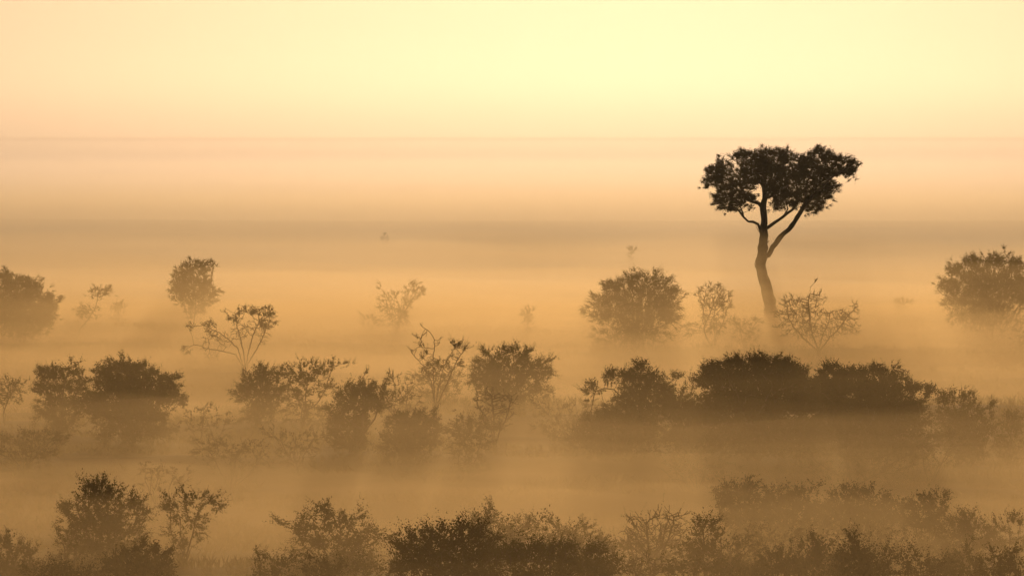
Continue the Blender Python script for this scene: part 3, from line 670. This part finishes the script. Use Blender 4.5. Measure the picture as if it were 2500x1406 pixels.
# foreground ---------------------------------------------------------------------
shrub('small_tree', 'small tree', 'layered small tree standing highest at lower left', (248, 1425),
      [(215, 1195, 26, 14), (240, 1185, 20, 14), (270, 1195, 20, 14), (225, 1215, 40, 18), (270, 1220, 34, 18), (190, 1225, 18, 12, .7), (155, 1240, 18, 7), (165, 1250, 24, 8), (230, 1245, 60, 22), (300, 1240, 34, 16), (330, 1228, 16, 10), (335, 1250, 24, 14), (250, 1275, 80, 24), (345, 1270, 20, 12, .7), (190, 1290, 38, 18), (275, 1305, 80, 26), (190, 1325, 44, 18), (250, 1340, 80, 22), (345, 1300, 18, 14, .6)],
      dens=1.15, stems=8, leaf=.075, twig=.011, spike=1.1)
shrub('small_tree', 'small tree', 'paler open small tree just right of the layered one, lower left', (450, 1425),
      [(410, 1210, 22, 10), (440, 1212, 24, 10), (480, 1212, 28, 10), (515, 1222, 18, 10), (530, 1240, 12, 12), (420, 1240, 30, 14, .8), (465, 1240, 36, 14, .8), (505, 1250, 28, 14, .8), (440, 1270, 46, 18, .8), (485, 1275, 32, 16, .8), (450, 1310, 50, 20, .8), (500, 1310, 20, 16, .5)], dens=.75, stems=8, leaf=.07, clump=.08)
shrub('bush', S, 'leafy bush cut by the left edge at the bottom', (15, 1480),
      [(5, 1330, 26, 16), (35, 1345, 26, 14), (70, 1340, 12, 10, .5), (60, 1362, 26, 14), (15, 1370, 44, 26), (50, 1395, 46, 22), (5, 1410, 50, 30)], 'bushes along the bottom edge', dens=1.0, stems=8, leaf=.07)
shrub('bush', S, 'faint tangle of twigs under the layered small tree', (170, 1460),
      [(150, 1320, 22, 12, .6), (160, 1350, 34, 18, .7), (200, 1360, 40, 20, .7), (150, 1385, 40, 18, .7), (220, 1385, 40, 20, .6)], dens=.4, stems=8, leaf=.065, bare=1)
shrub('bush', S, 'dark clipped looking bush at the bottom below the layered tree', (335, 1540),
      [(300, 1362, 28, 12), (335, 1350, 24, 12), (370, 1350, 26, 12), (405, 1345, 10, 8, .6), (280, 1382, 34, 14), (335, 1375, 52, 20), (390, 1375, 34, 20), (260, 1400, 30, 14), (330, 1405, 80, 26), (400, 1400, 34, 20)], 'bushes along the bottom edge', dens=1.35, stems=10, leaf=.07, mat=M_leafd)
shrub('bush', S, 'small dark leafy shoots at the bottom edge near the left corner', (165, 1560),
      [(122, 1392, 5, 14, .7), (140, 1400, 16, 10), (165, 1398, 18, 8), (200, 1395, 14, 12), (160, 1415, 50, 12)], dens=1.2, stems=8, leaf=.075, spike=1.3, mat=M_leafd)
shrub('small_tree', 'small tree', 'pointed open small tree left of the darkest bush at the bottom', (820, 1450),
      [(775, 1252, 14, 12), (795, 1240, 12, 12), (800, 1262, 26, 14), (745, 1262, 14, 7, .7), (708, 1282, 20, 5, .8), (755, 1285, 36, 14), (735, 1300, 26, 12, .8), (800, 1290, 44, 18), (850, 1272, 26, 12, .8), (875, 1265, 8, 12, .4), (860, 1295, 30, 14), (905, 1300, 26, 10), (930, 1315, 24, 8), (740, 1325, 24, 14, .6), (800, 1325, 62, 20), (870, 1330, 50, 20), (830, 1365, 90, 26), (720, 1345, 12, 10, .5), (900, 1370, 40, 24, .8)],
      dens=1.0, stems=9, leaf=.075, spike=1.3, twig=.011)
shrub('bush', S, 'open twiggy bush at the bottom left of the pointed small tree', (655, 1540),
      [(630, 1378, 14, 12, .7), (655, 1368, 12, 10, .6), (645, 1392, 30, 14, .9), (690, 1385, 22, 10, .9), (715, 1375, 12, 12, .6), (670, 1410, 50, 16)], 'bushes along the bottom edge', dens=.95, stems=8, leaf=.065)
shrub('bush', S, 'small dark tuft at the bottom under the pointed small tree', (785, 1560),
      [(755, 1395, 22, 12), (785, 1388, 22, 12), (815, 1398, 22, 10), (785, 1412, 50, 14)], 'bushes along the bottom edge', dens=1.3, stems=8, leaf=.065, mat=M_leafd)
shrub('bush', S, 'darkest bush of the bottom edge, spiky topped, at centre', (1100, 1560),
      [(1030, 1302, 16, 14, .8), (1045, 1318, 26, 16), (1005, 1318, 22, 8), (1090, 1298, 26, 14), (1125, 1290, 22, 12), (1160, 1300, 26, 14), (1010, 1345, 40, 14), (980, 1335, 20, 9), (1080, 1325, 50, 20), (1150, 1325, 50, 20), (1200, 1318, 16, 8, .7), (1040, 1365, 60, 22), (1120, 1365, 90, 30), (1190, 1360, 50, 24), (990, 1385, 36, 22, .8), (1100, 1405, 130, 30)],
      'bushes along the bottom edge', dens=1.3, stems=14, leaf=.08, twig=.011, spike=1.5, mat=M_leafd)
shrub('bush', S, 'long flat dark bush at the bottom, right of the darkest one', (1370, 1580),
      [(1250, 1345, 36, 14), (1310, 1345, 38, 14), (1365, 1340, 36, 12), (1395, 1345, 30, 14), (1445, 1350, 34, 14), (1475, 1362, 24, 12), (1270, 1370, 60, 20), (1350, 1368, 60, 20), (1430, 1375, 60, 20), (1490, 1392, 30, 14), (1350, 1405, 160, 24)],
      'bushes along the bottom edge', dens=1.3, stems=14, leaf=.075, twig=.011, mat=M_leaf, spike=1.4)
shrub('bush', S, 'hazy ragged bush rising behind the darkest bottom bush', (1225, 1425),
      [(1165, 1265, 16, 10, .7), (1198, 1262, 18, 14), (1240, 1275, 24, 10), (1190, 1288, 34, 18), (1245, 1295, 40, 18), (1285, 1300, 26, 14, .8), (1230, 1325, 70, 24)], 'hazy bushes behind the bottom edge', dens=1.1, stems=8, leaf=.07, spike=1.2)
shrub('bush', S, 'hazy thin topped bush right of the ragged one', (1370, 1430),
      [(1325, 1272, 14, 14, .7), (1360, 1278, 18, 10, .6), (1325, 1300, 28, 18, .8), (1370, 1305, 30, 18, .8), (1420, 1290, 24, 10, .7), (1410, 1315, 34, 16, .8), (1465, 1318, 30, 12, .8), (1380, 1335, 80, 18), (1490, 1335, 24, 12, .7)], 'hazy bushes behind the bottom edge', dens=1.1, stems=10, leaf=.07, spike=1.2)
shrub('bare_shrub', 'shrub', 'pale bare shrub with arching twigs between two bottom bushes', (1590, 1440),
      [(1560, 1268, 22, 10), (1600, 1258, 20, 10), (1640, 1262, 20, 14), (1665, 1255, 10, 10, .5), (1550, 1295, 26, 16), (1595, 1290, 30, 18), (1640, 1295, 30, 18), (1560, 1325, 34, 18), (1620, 1325, 40, 18), (1590, 1350, 50, 16), (1530, 1330, 14, 16)], bare=1, dens=.1, leaf=.06, n_att=380, stems=9, spike=1.4, twig=.009)
shrub('bare_shrub', 'shrub', 'small bare thorny twigs at the bottom below the arching pale shrub', (1570, 1540),
      [(1540, 1372, 22, 12), (1580, 1365, 22, 12), (1610, 1375, 20, 12), (1570, 1395, 50, 14)], bare=1, dens=.25, leaf=.06, n_att=220, stems=8, spike=1.2, twig=.009)
shrub('small_tree', 'small tree', 'dark leafy small tree with crooked crown right of the pale bare shrub', (1735, 1500),
      [(1705, 1278, 20, 8), (1740, 1282, 20, 10), (1700, 1298, 22, 10), (1745, 1302, 32, 14), (1725, 1325, 44, 16), (1690, 1322, 16, 8, .6), (1675, 1345, 24, 12), (1735, 1350, 64, 20), (1815, 1322, 24, 8), (1790, 1335, 28, 12), (1830, 1335, 16, 8, .7), (1750, 1385, 90, 26), (1840, 1362, 24, 14, .7), (1825, 1390, 50, 20, .8)],
      dens=1.0, stems=9, leaf=.07, twig=.011)
shrub('bush', S, 'leftmost hazy bush of the pale hedge like row at lower right', (1810, 1345),
      [(1770, 1210, 24, 10), (1830, 1182, 18, 10, .7), (1800, 1200, 26, 14), (1775, 1232, 32, 18), (1835, 1210, 30, 16), (1800, 1258, 54, 24), (1850, 1245, 40, 22)], 'pale hazy row of bushes', dens=1.25, stems=8, leaf=.075)
shrub('bush', S, 'second hazy bush of the pale hedge like row at lower right', (1930, 1350),
      [(1890, 1200, 22, 10, .7), (1915, 1192, 18, 12, .7), (1940, 1208, 28, 12, .8), (1985, 1198, 18, 12, .6), (1900, 1225, 40, 20), (1955, 1230, 44, 20), (1920, 1262, 80, 24), (2000, 1250, 34, 22)], 'pale hazy row of bushes', dens=1.25, stems=9, leaf=.075)
shrub('bush', S, 'third hazy bush of the pale hedge like row at lower right, widest', (2110, 1355),
      [(2045, 1210, 28, 10, .8), (2065, 1195, 12, 12, .6), (2110, 1210, 36, 12), (2135, 1198, 12, 10, .6), (2165, 1222, 28, 10), (2060, 1235, 45, 20), (2130, 1238, 60, 20), (2195, 1238, 26, 12), (2110, 1268, 110, 24)], 'pale hazy row of bushes', dens=1.25, stems=11, leaf=.075)
shrub('bush', S, 'thin hazy bush ending the pale row, right of the widest', (2275, 1385),
      [(2255, 1220, 18, 10, .7), (2285, 1222, 18, 10, .6), (2250, 1245, 32, 16, .9), (2295, 1250, 30, 16, .9), (2270, 1280, 60, 24)], 'pale hazy row of bushes', dens=1.25, stems=8, leaf=.07)
shrub('bush', S, 'loose hazy bush near the right edge above the corner shoots', (2380, 1420),
      [(2345, 1262, 24, 10, .7), (2375, 1265, 20, 10, .6), (2350, 1285, 34, 14, .9), (2400, 1295, 34, 14, .8), (2350, 1315, 50, 20), (2410, 1330, 50, 20), (2330, 1345, 50, 20, .8)], 'pale hazy row of bushes', dens=1.25, stems=8, leaf=.07)
shrub('bush', S, 'arched hazy bush touching the right edge at the bottom', (2475, 1430),
      [(2445, 1270, 22, 6, .8), (2480, 1280, 20, 10, .8), (2460, 1295, 30, 14, .8), (2490, 1320, 26, 22), (2450, 1335, 40, 22), (2470, 1370, 50, 22)], dens=.7, stems=7, leaf=.07)
shrub('bush', S, 'low leafy bush at the bottom right of the crooked crowned small tree', (1905, 1560),
      [(1900, 1358, 20, 8), (1925, 1352, 14, 8), (1880, 1372, 30, 12), (1925, 1375, 34, 14), (1880, 1398, 60, 18), (1940, 1400, 50, 18)], 'bushes along the bottom edge', dens=1.15, stems=9, leaf=.07)
shrub('bush', S, 'peaked leafy bush at the bottom under the second hazy bush', (1990, 1550),
      [(1998, 1318, 8, 12, .7), (1975, 1338, 22, 10), (2005, 1338, 26, 12), (1990, 1358, 46, 16), (2030, 1362, 26, 14), (1990, 1388, 70, 22), (2045, 1390, 30, 20, .8)], 'bushes along the bottom edge', dens=1.15, stems=10, leaf=.07)
shrub('bush', S, 'dark upright shoots forming a spiky bush at the bottom right', (2085, 1590),
      [(2092, 1332, 7, 14), (2065, 1345, 14, 8, .7), (2095, 1355, 16, 14), (2070, 1368, 26, 14), (2110, 1375, 26, 16), (2070, 1398, 34, 18), (2110, 1405, 30, 16)], 'bushes along the bottom edge', dens=1.5, stems=9, leaf=.08, spike=1.5, mat=M_leafd)
shrub('bush', S, 'loose shoots right beside the spiky bottom right bush', (2150, 1590),
      [(2140, 1355, 9, 14), (2165, 1350, 8, 12, .7), (2145, 1378, 18, 14), (2170, 1375, 14, 14), (2150, 1400, 34, 16)], dens=1.1, stems=8, leaf=.075, spike=1.5, mat=M_leafd)
shrub('bush', S, 'thin tall shoots at the bottom between loose shoots and the corner bushes', (2235, 1580),
      [(2230, 1352, 7, 10), (2240, 1345, 6, 8, .7), (2222, 1372, 16, 12, .8), (2245, 1370, 14, 12, .8), (2210, 1395, 26, 14), (2260, 1392, 30, 14), (2290, 1378, 16, 10, .7)], dens=.95, stems=8, leaf=.07, spike=1.4, mat=M_leafd)
shrub('bush', S, 'leafy hazy bush at the bottom below the loose hazy one', (2350, 1540),
      [(2330, 1365, 22, 12, .8), (2360, 1355, 16, 12, .7), (2375, 1378, 32, 14), (2330, 1392, 44, 18), (2400, 1398, 40, 16)], 'bushes along the bottom edge', dens=.95, stems=8, leaf=.065)
shrub('bush', S, 'dark leafy bush filling the bottom right corner', (2470, 1590),
      [(2440, 1358, 12, 10, .6), (2470, 1352, 16, 10, .6), (2450, 1378, 30, 12, .9), (2485, 1382, 24, 14), (2410, 1402, 34, 10), (2465, 1402, 50, 16)], 'bushes along the bottom edge', dens=1.15, stems=9, leaf=.07, mat=M_leafd)

# bird on the tallest bare twig ---------------------------------------------------
def bird():
    D = dist(880); p = world(1991, 688, D)
    bm = bpy.data.meshes.new('bird')
    # body axis leans: tail down-left, head up-right
    secs = [(-.17, .006), (-.14, .012), (-.07, .016), (-.02, .036), (.03, .046), (.07, .042), (.10, .030), (.125, .031), (.15, .024), (.165, .010), (.195, .002)]
    ax = np.array([.50, .10, .80]); ax /= np.linalg.norm(ax)
    u = np.cross(ax, [0, 1, 0]); u /= np.linalg.norm(u); v = np.cross(ax, u)
    co, f = [], []; s = 10; a = np.linspace(0, 2 * math.pi, s, endpoint=False)
    for k, (t, rr) in enumerate(secs):
        bend = max(0, t - .09) * .5
        c = ax * t + np.array([bend, 0, -bend * .4])
        flat = .45 if t < -.05 else 1.0
        for q in a: co.append(c + u * rr * math.cos(q) + v * rr * math.sin(q) * flat)
        if k:
            for j in range(s): f.append(((k - 1) * s + j, (k - 1) * s + (j + 1) % s, k * s + (j + 1) % s, k * s + j))
    # folded wings lie along the sides
    for sg in (-1, 1):
        n = len(co)
        w = [(.07, .035), (.0, .05), (-.06, .036), (-.12, .012)]
        for t, rr in w:
            for q in (-.6, 0, .6):
                co.append(ax * t + v * sg * (rr + .004) * math.cos(q) + u * rr * math.sin(q) - u * .006)
        for k in range(3):
            for j in range(2): f.append((n + k * 3 + j, n + k * 3 + j + 1, n + k * 3 + j + 4, n + k * 3 + j + 3))
    # two short legs reaching the twig
    for sg in (-1, 1):
        n = len(co); b0 = v * sg * .015 + ax * .0
        b1 = np.array([-.01, sg * .012, -.075])
        for c in (b0, b1):
            for q in range(4): co.append(c + .004 * np.array([math.cos(q * 1.57), math.sin(q * 1.57), 0]))
        for q in range(4): f.append((n + q, n + (q + 1) % 4, n + 4 + (q + 1) % 4, n + 4 + q))
    o = mesh_np('bird', np.array(co), np.array(f), M_bird, smooth=True)
    o.location = tuple(p + np.array([.012, 0, .065]))
    tag(o, 'small dark bird perched on the tallest twig of the leafless thorny shrub', 'bird')
bird()

# grass -------------------------------------------------------------------------
def grass(n=26000):
    r = np.random.default_rng(5)
    y = 112 + (r.uniform(0, 1, n) ** 1.3) * 190
    x = r.uniform(-1, 1, n) * (y * .128 + 3)
    w = Waves(71, 14, 9, 9)(x, y)
    k = w > -.25; x, y, w = x[k], y[k], w[k]; n = len(x)
    z = ground_z(x, y)
    co, fs = [], []
    base = np.stack([x, y, z - .03], 1)
    for b in range(5):
        h = r.uniform(.14, .36, n) * (1 + .25 * w)
        ang = r.uniform(0, 2 * math.pi, n); ln = r.uniform(.05, .3, n)
        d = np.stack([np.cos(ang), np.sin(ang), np.zeros(n)], 1)
        s = np.stack([-np.sin(ang), np.cos(ang), np.zeros(n)], 1) * r.uniform(.012, .022, n)[:, None]
        o = base + np.stack([r.normal(0, .09, n), r.normal(0, .09, n), np.zeros(n)], 1)
        m = o + d * (ln * .35)[:, None] + np.array([0, 0, 1]) * (h * .6)[:, None]
        t = o + d * ln[:, None] + np.array([0, 0, 1]) * h[:, None]
        co.append(np.stack([o - s, o + s, m + s * .8, t, m - s * .8], 1).reshape(-1, 3))
    co = np.concatenate(co); f = np.arange(len(co)).reshape(-1, 5)
    tag(mesh_np('grass', co, f, M_grass), kind='stuff')
grass()

# ---------------------------------------------------------------- light
w = bpy.data.worlds.new('World'); scene.world = w; w.use_nodes = True
N, L = w.node_tree.nodes, w.node_tree.links
sky = N.new('ShaderNodeTexSky'); sky.sky_type = 'NISHITA'; sky.sun_disc = False
sky.sun_elevation = SUN_EL; sky.sun_rotation = SUN_AZ
sky.air_density = 0.7; sky.dust_density = 8.0; sky.ozone_density = .6
mul = N.new('ShaderNodeMix'); mul.data_type = 'RGBA'; mul.blend_type = 'MULTIPLY'
mul.inputs['Factor'].default_value = 1.0
mul.inputs[7].default_value = (1.0, .95, 1.0, 1)
L.new(sky.outputs[0], mul.inputs[6]); L.new(mul.outputs[2], N['Background'].inputs['Color'])
N['Background'].inputs['Strength'].default_value = .15

sl = bpy.data.lights.new('sun', 'SUN'); sl.energy = 2.05; sl.angle = math.radians(.6); sl.color = (1.0, .74, .46)
so = bpy.data.objects.new('sun', sl); col.objects.link(so)
sv = Vector((math.sin(SUN_AZ) * math.cos(SUN_EL), math.cos(SUN_AZ) * math.cos(SUN_EL), math.sin(SUN_EL)))
so.rotation_euler = (-sv).to_track_quat('-Z', 'Y').to_euler(); so.location = (0, 0, 60)

cam = bpy.data.cameras.new('camera'); co_ = bpy.data.objects.new('camera', cam); col.objects.link(co_)
cam.sensor_width = 36; cam.lens = 36 * F / 2500; cam.clip_start = .5; cam.clip_end = 120000
co_.location = (0, 0, H); co_.rotation_euler = (math.pi / 2 - PITCH, 0, 0)
scene.camera = co_

scene.view_settings.view_transform = 'Standard'; scene.view_settings.look = 'None'
scene.view_settings.exposure = -1.74; scene.view_settings.gamma = 1
cy = scene.cycles
cy.use_denoising = True
try: cy.denoiser = 'OPENIMAGEDENOISE'
except Exception: pass
cy.max_bounces = 8; cy.volume_bounces = 1; cy.diffuse_bounces = 2; cy.transparent_max_bounces = 24
cy.transmission_bounces = 2; cy.glossy_bounces = 1
print('leaves', n_leaf_total)
